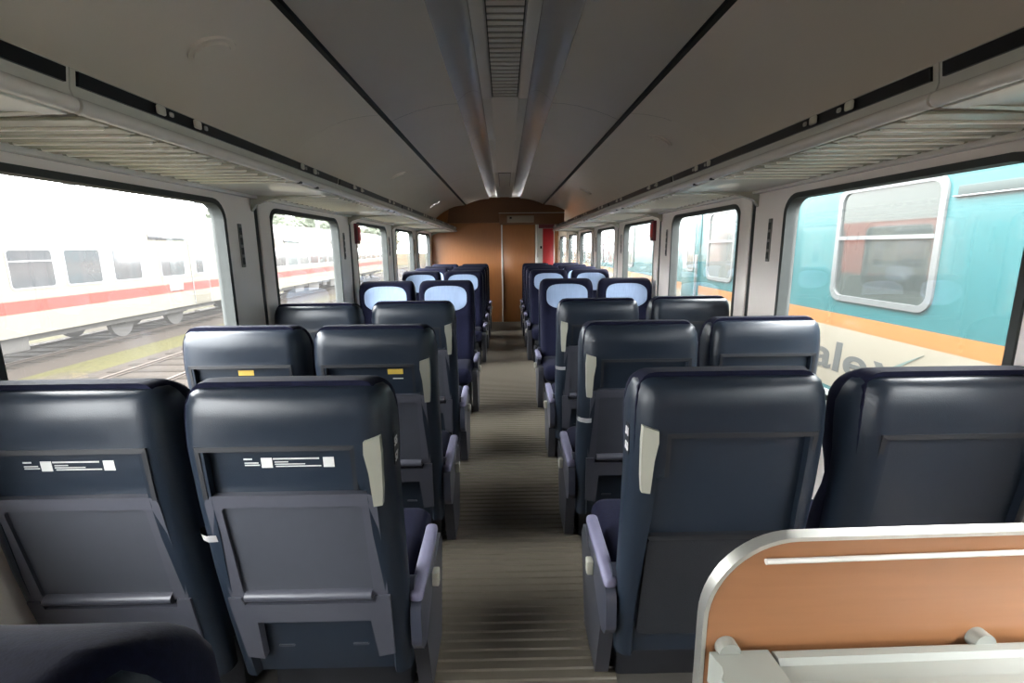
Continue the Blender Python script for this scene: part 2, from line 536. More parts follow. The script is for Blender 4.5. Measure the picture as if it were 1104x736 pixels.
seams = [Y0, -1.97, 0.0, 1.22, 2.01, 3.19, 4.37, 5.6, 7.2, Y1]
ceil_strip('middle_panel', C_MID, 'ceilm', [Y0, 0.0, 3.19, 6.2, Y1])
ceil_strip('cove_strip', C_COVE, 'cove', [Y0, 0.0, 3.19, 4.37, 6.2, Y1])
for s in (-1, 1):
    cuts = [Y0, 0.6, 3.0, 5.4, 7.8, Y1] if s < 0 else [Y0, 0.6, 3.0, 5.4, 7.8, YC]
    for a, b in zip(cuts, cuts[1:]):
        bm = bmesh.new()
        extr(bm, [(s * x, z) for x, z in C_SIDE], a + 0.0015, b - 0.0015)
        fin('side_panel', bm, 'ceil', ce, smooth=True, angle=60)
    bm = bmesh.new()
    extr(bm, [(s * 0.695, 2.188), (s * 0.70, 2.205), (s * 0.73, 2.20), (s * 0.735, 2.176)], Y0, Y1)
    fin('dark_joint', bm, 'gap', ce)
# flat centre strip: louvred air grilles alternate with plain covers
for a, b, louv in ((Y0, -1.0, 0), (-1.0, 0.8, 1), (0.8, 1.6, 0), (1.6, 3.19, 1), (3.19, 4.37, 0), (4.37, 6.2, 0), (6.2, 7.6, 1), (7.6, Y1, 0)):
    bm = bmesh.new()
    box(bm, -0.139, 0.139, a + 0.002, b - 0.002, 2.318, 2.33)
    g = fin('air_grille' if louv else 'centre_cover', bm, 'grille', ce)
    for sx in (-1, 1):
        boxobj('edge_strip', 'grille', sx * 0.139, sx * 0.085, a + 0.002, b - 0.002, 2.310, 2.318, g, 0.002)
    if louv:
        bm = bmesh.new()
        yy = a + 0.05
        while yy < b - 0.05:
            box(bm, -0.072, 0.072, yy, yy + 0.034, 2.306, 2.312)
            yy += 0.055
        boxobj('grille_backing', 'gap', -0.078, 0.078, a + 0.03, b - 0.03, 2.314, 2.3175, g)
        lo = fin('louvre', bm, 'grille', g)
        tag(lo, kind='stuff')


def side_z(x):
    for (a, za), (b, zb) in zip(C_SIDE, C_SIDE[1:]):
        if x <= b:
            return za + (zb - za) * (x - a) / (b - a)
    return C_SIDE[-1][1]


for (sx, sy) in ((-1, 1.87), (-1, 4.9), (1, 3.4), (1, 6.4)):
    bm = bmesh.new()
    cx = 1.03
    for rr, h0, h1 in ((0.078, 0.0, 0.012), (0.060, 0.0, 0.020)):
        n = 28
        tilt = (side_z(cx + 0.05) - side_z(cx - 0.05)) / 0.1
        top = []; bot = []
        for k in range(n):
            dx, dy = rr * math.cos(2 * PI * k / n), rr * math.sin(2 * PI * k / n)
            z = side_z(cx) + tilt * dx
            top.append(bm.verts.new((sx * (cx + dx), sy + dy, z - h0 + 0.004)))
            bot.append(bm.verts.new((sx * (cx + dx * 0.96), sy + dy * 0.96, z - h1)))
        for k in range(n):
            bm.faces.new((top[k], top[(k + 1) % n], bot[(k + 1) % n], bot[k]))
        bm.faces.new(bot)
    fin('speaker_cover', bm, 'ceil', ce, smooth=True, angle=30)

# ---------------- end partition
CEIL_OUT = [(x, z) for x, z in reversed(C_SIDE)] + [(x, z) for x, z in reversed(C_MID)] + [(0.14, 2.31)]
we = empty('wall_end', (0, Y1, 0), kind='structure')
bm = bmesh.new()
pts = [(-HW, 0.0), (0.60, 0.0), (0.60, 2.2)] + [(x, z + 0.03) for x, z in reversed(C_MID) if x < 0.6] + [(-x, z + 0.03) for x, z in C_MID] + [(-x, z + 0.01) for x, z in C_SIDE]
prism(bm, pts, lambda a, b: (a, 0.05, b), lambda a, b: (a, 0.0, b))
fin('wood_panel', bm, 'wood', we)
# dark header following the ceiling
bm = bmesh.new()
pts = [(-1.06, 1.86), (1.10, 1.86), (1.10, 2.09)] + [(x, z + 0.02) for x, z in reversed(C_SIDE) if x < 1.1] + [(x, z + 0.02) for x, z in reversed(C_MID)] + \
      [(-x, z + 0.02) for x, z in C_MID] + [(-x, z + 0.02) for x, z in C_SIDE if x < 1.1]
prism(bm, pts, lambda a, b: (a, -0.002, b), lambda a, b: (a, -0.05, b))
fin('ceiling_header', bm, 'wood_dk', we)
hb = boxobj('header_box', 'wood_dk', -0.10, 1.06, -0.12, -0.05, 1.82, 2.02, we, 0.008)
boxobj('display_panel', 'plateb', 0.04, 0.53, -0.126, -0.12, 1.855, 1.975, hb, 0.004)
boxobj('sensor', 'black', 0.085, 0.125, -0.132, -0.126, 1.92, 1.955, hb, 0.003)
boxobj('trim_strip', 'alu', -0.11, 1.10, -0.125, -0.12, 2.02, 2.03, hb)

dr = boxobj('door_1', 'wood', -0.04, 0.55, Y1 - 0.035, Y1 - 0.005, 0.01, 1.82, None, 0.004)
tag(dr, kind='structure')
for dx, w in ((-0.075, 0.028), (0.56, 0.035)):
    boxobj('door_edge', 'railw', dx, dx + w, Y1 - 0.06, Y1 - 0.002, 0.01, 1.84, dr, 0.008)
boxobj('door_handle', 'railw', 0.585, 0.61, Y1 - 0.09, Y1 - 0.055, 0.9, 1.22, dr, 0.008)

rc = empty('fire_cabinet', (0.79, Y1 + 0.35, 0), 'tall red cabinet behind the last seats right of the wooden door', 'cabinet')
boxobj('cabinet_body', 'railw', -0.15, 0.17, 0.0, 0.3, 0.0, 2.02, rc, 0.01)
boxobj('cabinet_door', 'red', -0.06, 0.15, -0.02, -0.001, 0.2, 1.76, rc, 0.005)
boxobj('cabinet_top_panel', 'redd', -0.14, 0.16, -0.018, -0.001, 1.765, 2.0, rc, 0.005)
boxobj('latch', 'black', -0.11, -0.075, -0.03, -0.001, 1.38, 1.43, rc, 0.004)
cw = boxobj('wall_corridor', 'wall', 0.55, 0.60, Y1 + 0.05, YC, 0, 2.2)
tag(cw, kind='structure')
wb = boxobj('wall_corridor_end', 'wood', 0.55, HW, YC - 0.03, YC, 0, 2.3)
tag(wb, kind='structure')
wk = boxobj('wall_back', 'wood', -HW, HW, Y0 - 0.03, Y0, 0, 2.42)
tag(wk, kind='structure')

# ================================================================== luggage racks, one per window bay and side
BAY0 = 1.09


def make_rack(s):
    r = empty('luggage_rack', (0, 0, 0))
    L = PITCH
    xw, xf = HW - 0.005, 0.905
    # front tube
    bm = bmesh.new()
    tube(bm, [(s * xf, 0.004, 1.718), (s * xf, L - 0.004, 1.718)], 0.017, 14)
    fin('front_rail', bm, 'railw', r, smooth=True, angle=60)
    # fascia lip above the tube
    bm = bmesh.new()
    pts = [(xf - 0.004, 1.728), (xf + 0.002, 1.750), (xf - 0.004, 1.790), (xf + 0.004, 1.794), (xf + 0.018, 1.79), (xf + 0.022, 1.73)]
    extr(bm, [(s * a, b) for a, b in pts], 0.0015, L - 0.0015, close=True)
    fc = fin('fascia', bm, 'rackpl', r, smooth=True, angle=30)
    # black display strip with lamps, set proud on the fascia
    bm = bmesh.new()
    a0, a1 = 0.015, L - 0.015
    q = [(xf - 0.006, 1.758), (xf - 0.0105, 1.786), (xf - 0.001, 1.788), (xf + 0.003, 1.758)]
    extr(bm, [(s * a, b) for a, b in q], a0, a1, close=True)
    ds = fin('display_strip', 'x' and bm, 'black', r)
    for yy in (0.235, 0.385, 1.12, 1.26):
        boxobj('reading_lamp', 'lamp', s * (xf - 0.019), s * (xf - 0.0105), yy, yy + 0.032, 1.761, 1.784, ds, 0.005)
        boxobj('lamp_switch', 'grille', s * (xf - 0.016), s * (xf - 0.0105), yy + 0.05, yy + 0.066, 1.766, 1.778, ds, 0.004)
    # rear rail and lip on the wall
    bm = bmesh.new()
    box(bm, min(s * xw, s * (xw - 0.04)), max(s * xw, s * (xw - 0.04)), 0.0, L, 1.685, 1.712, 0.006)
    fin('rear_rail', bm, 'railw', r, smooth=True)
    # louvred slats over the window
    bm = bmesh.new()
    w2 = xw - 0.04 - (xf + 0.012)
    box(bm, 0, w2, 0, 0.064, 0, 0.008, 0.003, 1)
    rb = bmesh.new()
    box(rb, 0, w2 - 0.05, 0.064, 0.079, -0.005, 0.006, 0.003, 1)
    first = None
    for k in range(13):
        yy = 0.045 + k * 0.079
        if first is None:
            first = fin('slat', bm, 'rack', r, smooth=True)
            rib0 = fin('slat_rib', rb, 'rib', r, smooth=True)
            sl, ri = first, rib0
        else:
            sl = first.copy(); COL.objects.link(sl)
            ri = rib0.copy(); COL.objects.link(ri)
        x0 = s * (xf + 0.012) if s > 0 else s * (xw - 0.04)
        sl.location = (x0, yy, 1.700)
        ri.location = (x0 + 0.025, yy, 1.700)
    # solid plate over the pillar
    boxobj('solid_plate', 'rackpl', s * (xf + 0.010), s * (xw - 0.035), 1.075, L - 0.004, 1.698, 1.708, r, 0.003)
    # curved bracket under the module joint
    bm = bmesh.new()
    pts = [(xw, 1.62), (xw - 0.03, 1.655), (xw - 0.12, 1.682), (xw - 0.30, 1.694), (xf + 0.03, 1.699), (xf + 0.03, 1.703), (xw, 1.703)]
    prism(bm, [(s * a, b) for a, b in pts], lambda a, b: (a, L - 0.03, b), lambda a, b: (a, L - 0.006, b))
    fin('bracket', bm, 'rack', r)
    for yy in (1.10, 1.29):
        boxobj('bag_hook', 'gap', s * (xf - 0.014), s * (xf + 0.004), yy, yy + 0.022, 1.698, 1.708, r, 0.003)
    return r


where = {-2: 'behind the camera', -1: 'beside the camera, partly out of frame', 0: 'above the nearest window', 1: 'above the second window',
         2: 'above the third window with a small red box', 3: 'above the fourth window', 4: 'above the fifth window', 5: 'above the first corridor window', 6: 'above the last corridor window'}
for s, side in ((-1, 'left'), (1, 'right')):
    proto = None
    for k in ([-1, 0, 1, 2, 3, 4] if s < 0 else [-1, 0, 1, 2, 3, 4]):
        if proto is None:
            r = proto = make_rack(s)
        else:
            r = copy_tree(proto)
        r.location = (0, BAY0 + PITCH * k, 0)
        tag(r, f'pale slatted luggage rack {where[k]} on the {side}', 'luggage rack', f'luggage racks along the {side} wall')

for s, side in ((-1, 'left'), (1, 'right')):
    yb = WIN_S + PITCH * 2
    hb_ = empty('emergency_hammer_box', (s * (HW - 0.02), yb - 0.03, 1.55), f'small red emergency box at the top corner of the third {side} window', 'emergency box', 'red emergency boxes on the window pillars')
    boxobj('box_body', 'redd', -0.02, 0.016, -0.045, 0.045, -0.09, 0.09, hb_, 0.006)
    boxobj('box_lid', 'red', -s * 0.02, -s * 0.028, -0.035, 0.035, -0.06, 0.06, hb_, 0.003)

# ================================================================== seats
# z, y of rear face, half width, depth of the shell side
PROF = [(0.20, 0.120, 0.242, 0.05), (0.30, 0.104, 0.246, 0.055), (0.45, 0.075, 0.250, 0.065), (0.60, 0.046, 0.251, 0.075),
        (0.72, 0.026, 0.250, 0.085), (0.82, 0.012, 0.249, 0.095), (0.90, 0.004, 0.248, 0.105), (0.97, 0.000, 0.248, 0.118),
        (1.03, 0.003, 0.247, 0.118), (1.075, 0.006, 0.242, 0.10), (1.100, 0.016, 0.234, 0.078), (1.112, 0.032, 0.222, 0.055), (1.116, 0.05, 0.21, 0.02)]


def yr(z): return lerp_table(PROF, z)[0]
def hwz(z): return lerp_table(PROF, z)[1]


RD = 0.020         # depth of the recess in the seat back


def recw(z, sgn, hw, a, handle):
    """half width of the recess on the side sgn; the handle leaves a wider rail at the aisle"""
    return 0.162 if handle and sgn == a and z > 0.847 else hw - 0.046


def rec(x, z, hw, ai, handle):
    w = recw(z, 1 if x > 0 else -1, hw, ai, handle)
    a = 1 - smoothstep(w - 0.006, w + 0.004, abs(x))
    b = 1 - smoothstep(0.971, 0.978, z)
    return RD * a * b


def shell_mesh(ai, handle):
    bm = bmesh.new()
    zs = sorted(set([p[0] for p in PROF] + [0.216, 0.229, 0.24, 0.38, 0.52, 0.66, 0.77, 0.84, 0.855, 0.89, 0.955, 0.969, 0.971, 0.9745, 0.978, 0.980, 1.0, 1.05, 1.09, 1.107]))
    rows = []
    for z in zs:
        y, hw, sd = lerp_table(PROF, z)
        r = min(0.062, sd * 0.72)
        pts = []
        pts += [(-hw, y + sd), (-hw, y + (sd + r) / 2)]
        for i in range(7):
            a = math.radians(180 + 90 * i / 6)
            pts.append((-hw + r + r * math.cos(a), y + r + r * math.sin(a)))
        w0, w1 = recw(z, -1, hw, ai, handle), recw(z, 1, hw, ai, handle)
        xs = [-w0 - 0.006, -w0 - 0.004, -w0, -w0 + 0.003, -w0 + 0.006, -w0 + 0.012, -0.13, -0.08, -0.03, 0.03, 0.08, 0.13, w1 - 0.012, w1 - 0.006, w1 - 0.003, w1, w1 + 0.004, w1 + 0.006]
        for x in xs:
            x = max(-hw + r, min(hw - r, x))
            bul = -0.010 * max(0.0, 1 - (x / (hw - r)) ** 2) * smoothstep(0.979, 1.05, z)
            pts.append((x, y + rec(x, z, hw, ai, handle) + bul))
        for i in range(7):
            a = math.radians(270 + 90 * i / 6)
            pts.append((hw - r + r * math.cos(a), y + r + r * math.sin(a)))
        pts += [(hw, y + (sd + r) / 2), (hw, y + sd)]
        rows.append([bm.verts.new((px, py, z)) for px, py in pts])
    n = len(rows[0])
    for a, b in zip(rows, rows[1:]):
        for i in range(n):
            j = (i + 1) % n
            bm.faces.new((a[i], a[j], b[j], b[i]))
    bm.faces.new(rows[0][::-1]); bm.faces.new(rows[-1])
    bmesh.ops.remove_doubles(bm, verts=bm.verts[:], dist=0.0004)
    return bm


# fabric front: z, depth in front of the shell seam, half width
FAB = [(0.36, 0.06, 0.225), (0.42, 0.085, 0.232), (0.52, 0.105, 0.236), (0.64, 0.110, 0.238), (0.76, 0.098, 0.238), (0.86, 0.094, 0.242),
       (0.95, 0.100, 0.246), (1.03, 0.095, 0.246), (1.085, 0.075, 0.24), (1.112, 0.05, 0.228), (1.126, 0.02, 0.21), (1.129, 0.004, 0.19)]


def fab_front(x, z):
    d, hw = lerp_table(FAB, z)
    u = min(0.999, abs(x / hw))
    base = yr(min(z, 1.1)) + 0.07
    wing = 0.045 * smoothstep(0.55, 0.9, u) * smoothstep(0.78, 0.9, z) * (1 - smoothstep(1.05, 1.12, z))
    wing += 0.02 * smoothstep(0.6, 0.9, u) * smoothstep(0.40, 0.5, z) * (1 - smoothstep(0.7, 0.8, z))
    return base + (d + wing) * (1 - u ** 6) ** (1 / 4)


def fabric_mesh():
    bm = bmesh.new()
    zs = [0.36, 0.39, 0.42, 0.47, 0.52, 0.58, 0.64, 0.70, 0.76, 0.80, 0.84, 0.88, 0.92, 0.96, 1.0, 1.04, 1.07, 1.09, 1.105, 1.117, 1.125, 1.129]
    us = [math.sin(PI / 2 * (i / 14)) for i in range(-14, 15)]
    rows = []
    for z in zs:
        d, hw = lerp_table(FAB, z)
        rr = []
        for u in us:
            x = u * hw * 0.9999
            rr.append(bm.verts.new((x, fab_front(x, z), z)))
        back = yr(min(z, 1.1)) + (0.03 if z < 1.06 else 0.03)
        for u in reversed(us[1:-1:3]):
            rr.append(bm.verts.new((u * hw * 0.985, back, z)))
        rows.append(rr)
    n = len(rows[0])
    for a, b in zip(rows, rows[1:]):
        for i in range(n):
            j = (i + 1) % n
            bm.faces.new((a[i], a[j], b[j], b[i]))
    bm.faces.new(rows[0][::-1]); bm.faces.new(rows[-1])
    return bm


def cover_mesh():
    bm = bmesh.new()
    rings = []
    cz, hz, hx, n = 0.978, 0.108, 0.186, 48
    for f in (0.0, 0.3, 0.6, 0.85, 0.97, 1.0, 1.0):
        ring = []
        for k in range(n):
            a = 2 * PI * k / n
            c, s_ = math.cos(a), math.sin(a)
            x = f * hx * math.copysign(abs(c) ** 0.62, c)
            z = cz + f * hz * math.copysign(abs(s_) ** 0.62, s_) * (1.0 if s_ > 0 else 1.05)
            x *= 1.0 - 0.10 * smoothstep(0.0, -1.0, s_) if s_ < 0 else 1.0
            off = 0.008 if len(rings) < 5 else (0.004 if len(rings) == 5 else -0.004)
            ring.append((x, fab_front(x, z) + off, z))
        rings.append(ring)
        if f == 0.0:
            rings[0] = [ring[0]]
    V = [[bm.verts.new(p) for p in r] for r in rings]
    for k in range(n):
        bm.faces.new((V[0][0], V[1][k], V[1][(k + 1) % n]))
    for a, b in zip(V[1:], V[2:]):
        for k in range(n):
            bm.faces.new((a[k], a[(k + 1) % n], b[(k + 1) % n], b[k]))
    return bm


LIFT = 0.035


def on_back(off):        # map (x,z) to the recessed rear face, `off` proud of it
    return lambda x, z: (x, yr(z + LIFT) + RD - off, z + LIFT)


def on_rear(off):        # map to the un-recessed rear face
    return lambda x, z: (x, yr(z + LIFT) - off, z + LIFT)


def make_seat(a, table, cover, handle):
    """a = +1 / -1: the aisle lies on local +x / -x; the seat looks along +y"""
    r = empty('train_seat')
    fin('back_shell', shell_mesh(a, handle), 'shell', r, smooth=True, angle=50)
    bm = bmesh.new()                      # thin dark strip added along the edge of the recess
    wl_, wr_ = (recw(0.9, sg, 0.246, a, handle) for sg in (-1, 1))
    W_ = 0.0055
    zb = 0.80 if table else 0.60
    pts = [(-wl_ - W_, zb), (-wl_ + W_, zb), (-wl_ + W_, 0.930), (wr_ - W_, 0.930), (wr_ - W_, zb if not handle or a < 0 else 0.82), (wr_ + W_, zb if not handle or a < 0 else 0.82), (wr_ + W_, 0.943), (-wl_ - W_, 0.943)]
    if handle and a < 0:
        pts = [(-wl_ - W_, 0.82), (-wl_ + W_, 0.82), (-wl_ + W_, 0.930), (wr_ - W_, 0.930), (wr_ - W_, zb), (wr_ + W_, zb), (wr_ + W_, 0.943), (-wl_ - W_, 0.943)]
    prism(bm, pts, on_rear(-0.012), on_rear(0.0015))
    fin('recess_edge_strip', bm, 'dark', r)
    fin('backrest', fabric_mesh(), 'velour', r, smooth=True, angle=70)
    bm = bmesh.new()
    box(bm, -0.238, 0.238, 0.20, 0.66, 0.30, 0.445, 0.055, 4)
    for v in bm.verts:
        if v.co.y < 0.5 and v.co.z > 0.4: v.co.z -= 0.02 * (0.5 - v.co.y)
    fin('seat_cushion', bm, 'velour', r, smooth=True, angle=60)
    bm = bmesh.new()
    box(bm, -0.20, 0.20, 0.24, 0.58, 0.22, 0.31, 0.02)
    fin('seat_frame', bm, 'dark', r, smooth=True)
    bm = bmesh.new()
    box(bm, -0.215, 0.215, 0.24, 0.54, 0.0, 0.23, 0.015)
    fin('pedestal', bm, 'dark', r, smooth=True)
    if cover:
        fin('headrest_cover', cover_mesh(), 'cover', r, smooth=True, angle=60)
    if table:
        bm = bmesh.new()         # raised rim of the folded tray
        prism(bm, rrect(-0.207, 0.207, 0.475, 0.808, (0.012, 0.025, 0.025, 0.012), 5), on_back(0.0), on_back(0.020),
              rrect(-0.170, 0.170, 0.49, 0.773, (0.01, 0.012, 0.012, 0.01), 5))
        tr = fin('tray_table', bm, 'trayf', r, smooth=True, angle=40)
        bm = bmesh.new()
        prism(bm, rrect(-0.172, 0.172, 0.485, 0.775, 0.008, 3), on_back(0.0), on_back(0.012))
        fin('tray_panel', bm, 'tray', tr)
        bm = bmesh.new()         # rounded lower lip
        n = 8
        pr = [(0.012 + 0.022 * math.sin(PI * i / n), 0.505 - 0.034 * (1 - math.cos(PI * i / n)) / 2 - 0.01) for i in range(n + 1)]
        pr = [(0.0, pr[0][1])] + pr + [(0.0, pr[-1][1])]
        L = [[bm.verts.new(on_back(o_)(x, z)) for o_, z in pr] for x in (-0.166, 0.166)]
        for i in range(len(pr) - 1):
            bm.faces.new((L[0][i], L[1][i], L[1][i + 1], L[0][i + 1]))
        bm.faces.new(L[0]); bm.faces.new(L[1][::-1])
        fin('tray_lip', bm, 'trayf', tr, smooth=True, angle=60)
        bm = bmesh.new()         # U-shaped bracket carrying the tray
        U = [(-0.212, 0.478), (-0.178, 0.478), (-0.172, 0.452), (0.172, 0.452), (0.178, 0.478), (0.212, 0.478), (0.205, 0.25), (0.160, 0.24), (0.152, 0.385),
             (-0.152, 0.385), (-0.160, 0.24), (-0.205, 0.25)]
        prism(bm, U[::-1], on_back(0.0), on_back(0.026))
        bmesh.ops.bevel(bm, geom=[e for e in bm.edges if len(e.link_faces) == 2 and e.calc_face_angle(0) > 0.5], offset=0.004, segments=2, affect='EDGES')
        fin('tray_bracket', bm, 'trayf', r, smooth=True, angle=40)
        for sx in (-1, 1):
            bm = bmesh.new()
            prism(bm, rrect(sx * 0.105 - 0.022, sx * 0.105 + 0.022, 0.262, 0.270, 0.002, 1), on_back(0.0), on_back(0.004))
            fin('footrest_tab', bm, 'tray', r)
    else:
        bm = bmesh.new()         # stretch pocket below the recess
        prism(bm, rrect(-0.19, 0.19, 0.25, 0.62, 0.02, 3), on_back(0.0), on_back(0.014))
        fin('seat_pocket', bm, 'pocket', r)
        bm = bmesh.new()
        prism(bm, rrect(-0.19, 0.19, 0.615, 0.63, 0.004, 2), on_back(0.0), on_back(0.018))
        fin('pocket_hem', bm, 'dark', r)
    if handle:
        bm = bmesh.new()
        cx = a * 0.211
        pts = [(cx - 0.008, 0.785), (cx + 0.012, 0.785), (cx + 0.016, 0.83), (cx + 0.019, 0.93), (cx + 0.017, 0.972), (cx - 0.019, 0.962), (cx - 0.020, 0.93), (cx - 0.012, 0.88)]
        if a < 0:
            pts = [(2 * cx - x, z) for x, z in pts][::-1]

        def hmap(off):
            def f(x, z):
                edge = max(0.0, abs(x) - 0.208)
                z += 0.027
                return (x, yr(z) - off + edge * 0.45, z)
            return f
        prism(bm, pts, hmap(-0.025), hmap(0.012))
        bmesh.ops.bevel(bm, geom=[e for e in bm.edges if e.calc_face_angle(0) > 0.6], offset=0.005, segments=2, affect='EDGES')
        fin('grab_handle', bm, 'handle', r, smooth=True, angle=40)
        # aisle armrest: pad, outer cover, pivot cover, side plate
        ax = a * 0.268
        ar = empty('armrest', (0, 0, 0)); ar.parent = r
        bm = bmesh.new()
        box(bm, ax - 0.020, ax + 0.020, 0.11, 0.44, 0.440, 0.477, 0.014, 3)
        for v in bm.verts: v.co.z += 0.05 * (v.co.y - 0.11)
        fin('pad', bm, 'arm', ar, smooth=True, angle=60)
        bm = bmesh.new()
        pts = [(p, q - 0.028) for p, q in [(0.12, 0.31), (0.16, 0.29), (0.27, 0.35), (0.42, 0.46), (0.435, 0.48), (0.42, 0.487), (0.12, 0.472), (0.10, 0.45), (0.095, 0.35)]]
        prism(bm, pts, lambda p, q: (ax - 0.015, p, q), lambda p, q: (ax + 0.015, p, q))
        bmesh.ops.bevel(bm, geom=[e for e in bm.edges if e.calc_face_angle(0) > 0.6], offset=0.008, segments=3, affect='EDGES')
        fin('arm_cover', bm, 'armd', ar, smooth=True, angle=60)
        bm = bmesh.new()
        x0, x1 = sorted((a * 0.236, a * 0.262))
        prism(bm, rrect(0.115, 0.175, 0.30, 0.50, (0.02, 0.029, 0.029, 0.02), 5), lambda p, q: (x0, p + 0.3 * (0.5 - q), q), lambda p, q: (x1, p + 0.3 * (0.5 - q), q))
        bmesh.ops.bevel(bm, geom=[e for e in bm.edges if e.calc_face_angle(0) > 0.6], offset=0.007, segments=3, affect='EDGES')
        fin('pivot_cover', bm, 'armd', r, smooth=True, angle=60)
        x0, x1 = sorted((a * 0.238, a * 0.282))
        bm = bmesh.new()
        prism(bm, [(0.24, 0.02), (0.46, 0.02), (0.56, 0.34), (0.52, 0.40), (0.20, 0.36), (0.165, 0.30)], lambda p, q: (x0, p, q), lambda p, q: (x1, p, q))
        bmesh.ops.bevel(bm, geom=[e for e in bm.edges if e.calc_face_angle(0) > 0.4], offset=0.012, segments=3, affect='EDGES')
        fin('side_plate', bm, 'side', r, smooth=True, angle=60)
        boxobj('pull_tab', 'handle', a * 0.282, a * 0.304, 0.30, 0.335, 0.345, 0.395, r, 0.004)
    # armrest on the other side (between the pair or along the wall)
    bx_ = -a * 0.255
    bm = bmesh.new()
    box(bm, bx_ - 0.018, bx_ + 0.018, 0.16, 0.50, 0.455, 0.50, 0.014, 3)
    fin('inner_armrest', bm, 'armd', r, smooth=True, angle=60)
    return r


def add_label(r):
    bm = bmesh.new()
    def bar(x0, x1, z0, z1):
        z0 += 0.034; z1 += 0.034
        prism(bm, [(x0, z0), (x1, z0), (x1, z1), (x0, z1)], on_back(0.0004), on_back(0.0012))
    bar(-0.105, -0.085, 0.865, 0.869)
    bar(-0.104, -0.071, 0.855, 0.858); bar(-0.104, -0.068, 0.849, 0.852)
    bar(-0.035, 0.075, 0.865, 0.869)
    bar(-0.032, 0.0, 0.857, 0.8595); bar(-0.032, 0.04, 0.851, 0.8535); bar(-0.030, 0.078, 0.845, 0.848)
    o = fin('printed_notice', bm, 'print', r)
    tag(o, kind='stuff')
    for x0 in (-0.064, 0.084):
        bm = bmesh.new()
        prism(bm, [(x0, 0.877), (x0 + 0.026, 0.877), (x0 + 0.026, 0.904), (x0, 0.904)], on_back(0.0004), on_back(0.0012))
        fin('blank_square', bm, 'print', r)


def add_sticker(r, x0, m='yellow'):
    bm = bmesh.new()
    prism(bm, [(x0, 0.895), (x0 + 0.062, 0.895), (x0 + 0.062, 0.917), (x0, 0.917)], on_back(0.0004), on_back(0.0014))
    tag(fin(m + '_sticker', bm, m, r), label=m + ' sticker')
    bm = bmesh.new()
    prism(bm, [(x0 + 0.02, 0.874), (x0 + 0.062, 0.874), (x0 + 0.062, 0.878), (x0 + 0.02, 0.878)], on_back(0.0004), on_back(0.0012))
    fin('sticker_line', bm, 'print', r)


def add_tag(r, sx, z):
    h = 0.022
    y, hw, sd = lerp_table(PROF, z)
    bm = bmesh.new()
    pts = [(hw - 0.052, y - 0.003), (hw - 0.030, y - 0.005), (hw - 0.010, y + 0.006), (hw + 0.003, y + 0.024), (hw + 0.003, y + 0.06)]
    A = [bm.verts.new((sx * px, py, z + h / 2)) for px, py in pts]
    B = [bm.verts.new((sx * px, py + 0.006, z - h / 2)) for px, py in pts]
    for i in range(len(pts) - 1):
        bm.faces.new((A[i], A[i + 1], B[i + 1], B[i]))
    bmesh.ops.solidify(bm, geom=bm.faces[:], thickness=0.0015)
    fin('paper_tag', bm, 'paper', r, smooth=True)


def add_number(r, a, top, bottom):
    y, hw, sd = lerp_table(PROF, 0.94)
    x = a * (hw + 0.0012)
    pl = bmesh.new()
    prism(pl, rrect(0.052, 0.085, 0.895, 0.985, 0.012, 4), lambda p, q: (a * (hw - 0.004), p, q), lambda p, q: (x, p, q))
    pm = fin('number_plate', pl, 'dark', r)
    for t, z in ((top, 0.95), (bottom, 0.908)):
        mtx = Matrix.Translation((x + a * 0.0006, 0.0545 if a > 0 else 0.0835, z)) @ Matrix.Rotation(a * PI / 2, 4, 'Z') @ Matrix.Rotation(PI / 2, 4, 'X')
        text_mesh('seat_number', t, 0.030, 'paper', pm, mtx, extrude=0.0006, bold=0.0011)


COLX = {'A': -1.07, 'B': -0.54, 'C': 0.545, 'D': 1.085}
side_txt = {'A': 'window seat on the left', 'B': 'aisle seat left of the aisle', 'C': 'aisle seat right of the aisle', 'D': 'window seat on the right'}
protos = {}


def seat(key, a, table, cover, handle):
    if key not in protos:
        protos[key] = make_seat(a, table, cover, handle)
        return protos[key]
    return copy_tree(protos[key])


rows_away = [  # row, column, y of the top rear edge, table, extra
    (0, 'B', 0.225, 1), (1, 'A', 1.09, 1), (1, 'B', 1.09, 1), (1, 'C', 1.13, 0), (1, 'D', 1.10, 0),
    (2, 'A', 1.90, 1), (2, 'B', 1.89, 1), (2, 'C', 1.92, 1), (2, 'D', 1.99, 1),
    (3, 'A', 2.73, 1), (3, 'B', 2.78, 1), (3, 'C', 2.82, 1), (3, 'D', 2.88, 1)]
txt = {
    (0, 'B'): 'navy seat cropped by the bottom left corner, only its velour top in view',
    (1, 'A'): 'navy leather-backed window seat at the left edge with printed notice and tray',
    (1, 'B'): 'navy seat back left of the aisle with white handle, printed notice and numbers 55 57',
    (1, 'C'): 'navy seat back right of the aisle numbered 51 53, behind the wooden table leaf',
    (1, 'D'): 'plain navy seat back at the right edge beside the nearest teal-view window',
    (2, 'A'): 'navy seat with yellow sticker beside the left window, in the second row',
    (2, 'B'): 'navy aisle seat with white handle and yellow sticker, second row left',
    (2, 'C'): 'navy aisle seat with white handle and paper tag, second row right',
    (2, 'D'): 'navy seat by the right window in the second row, directly below the lettering outside',
    (3, 'A'): 'navy leather-backed window seat in the third row left',
    (3, 'B'): 'navy aisle seat back in the third row left, directly before the headrests',
    (3, 'C'): 'navy aisle seat back with white handle and paper tag, third row right',
    (3, 'D'): 'navy window seat in the third row right with yellow sticker on its back'}
first_made = []
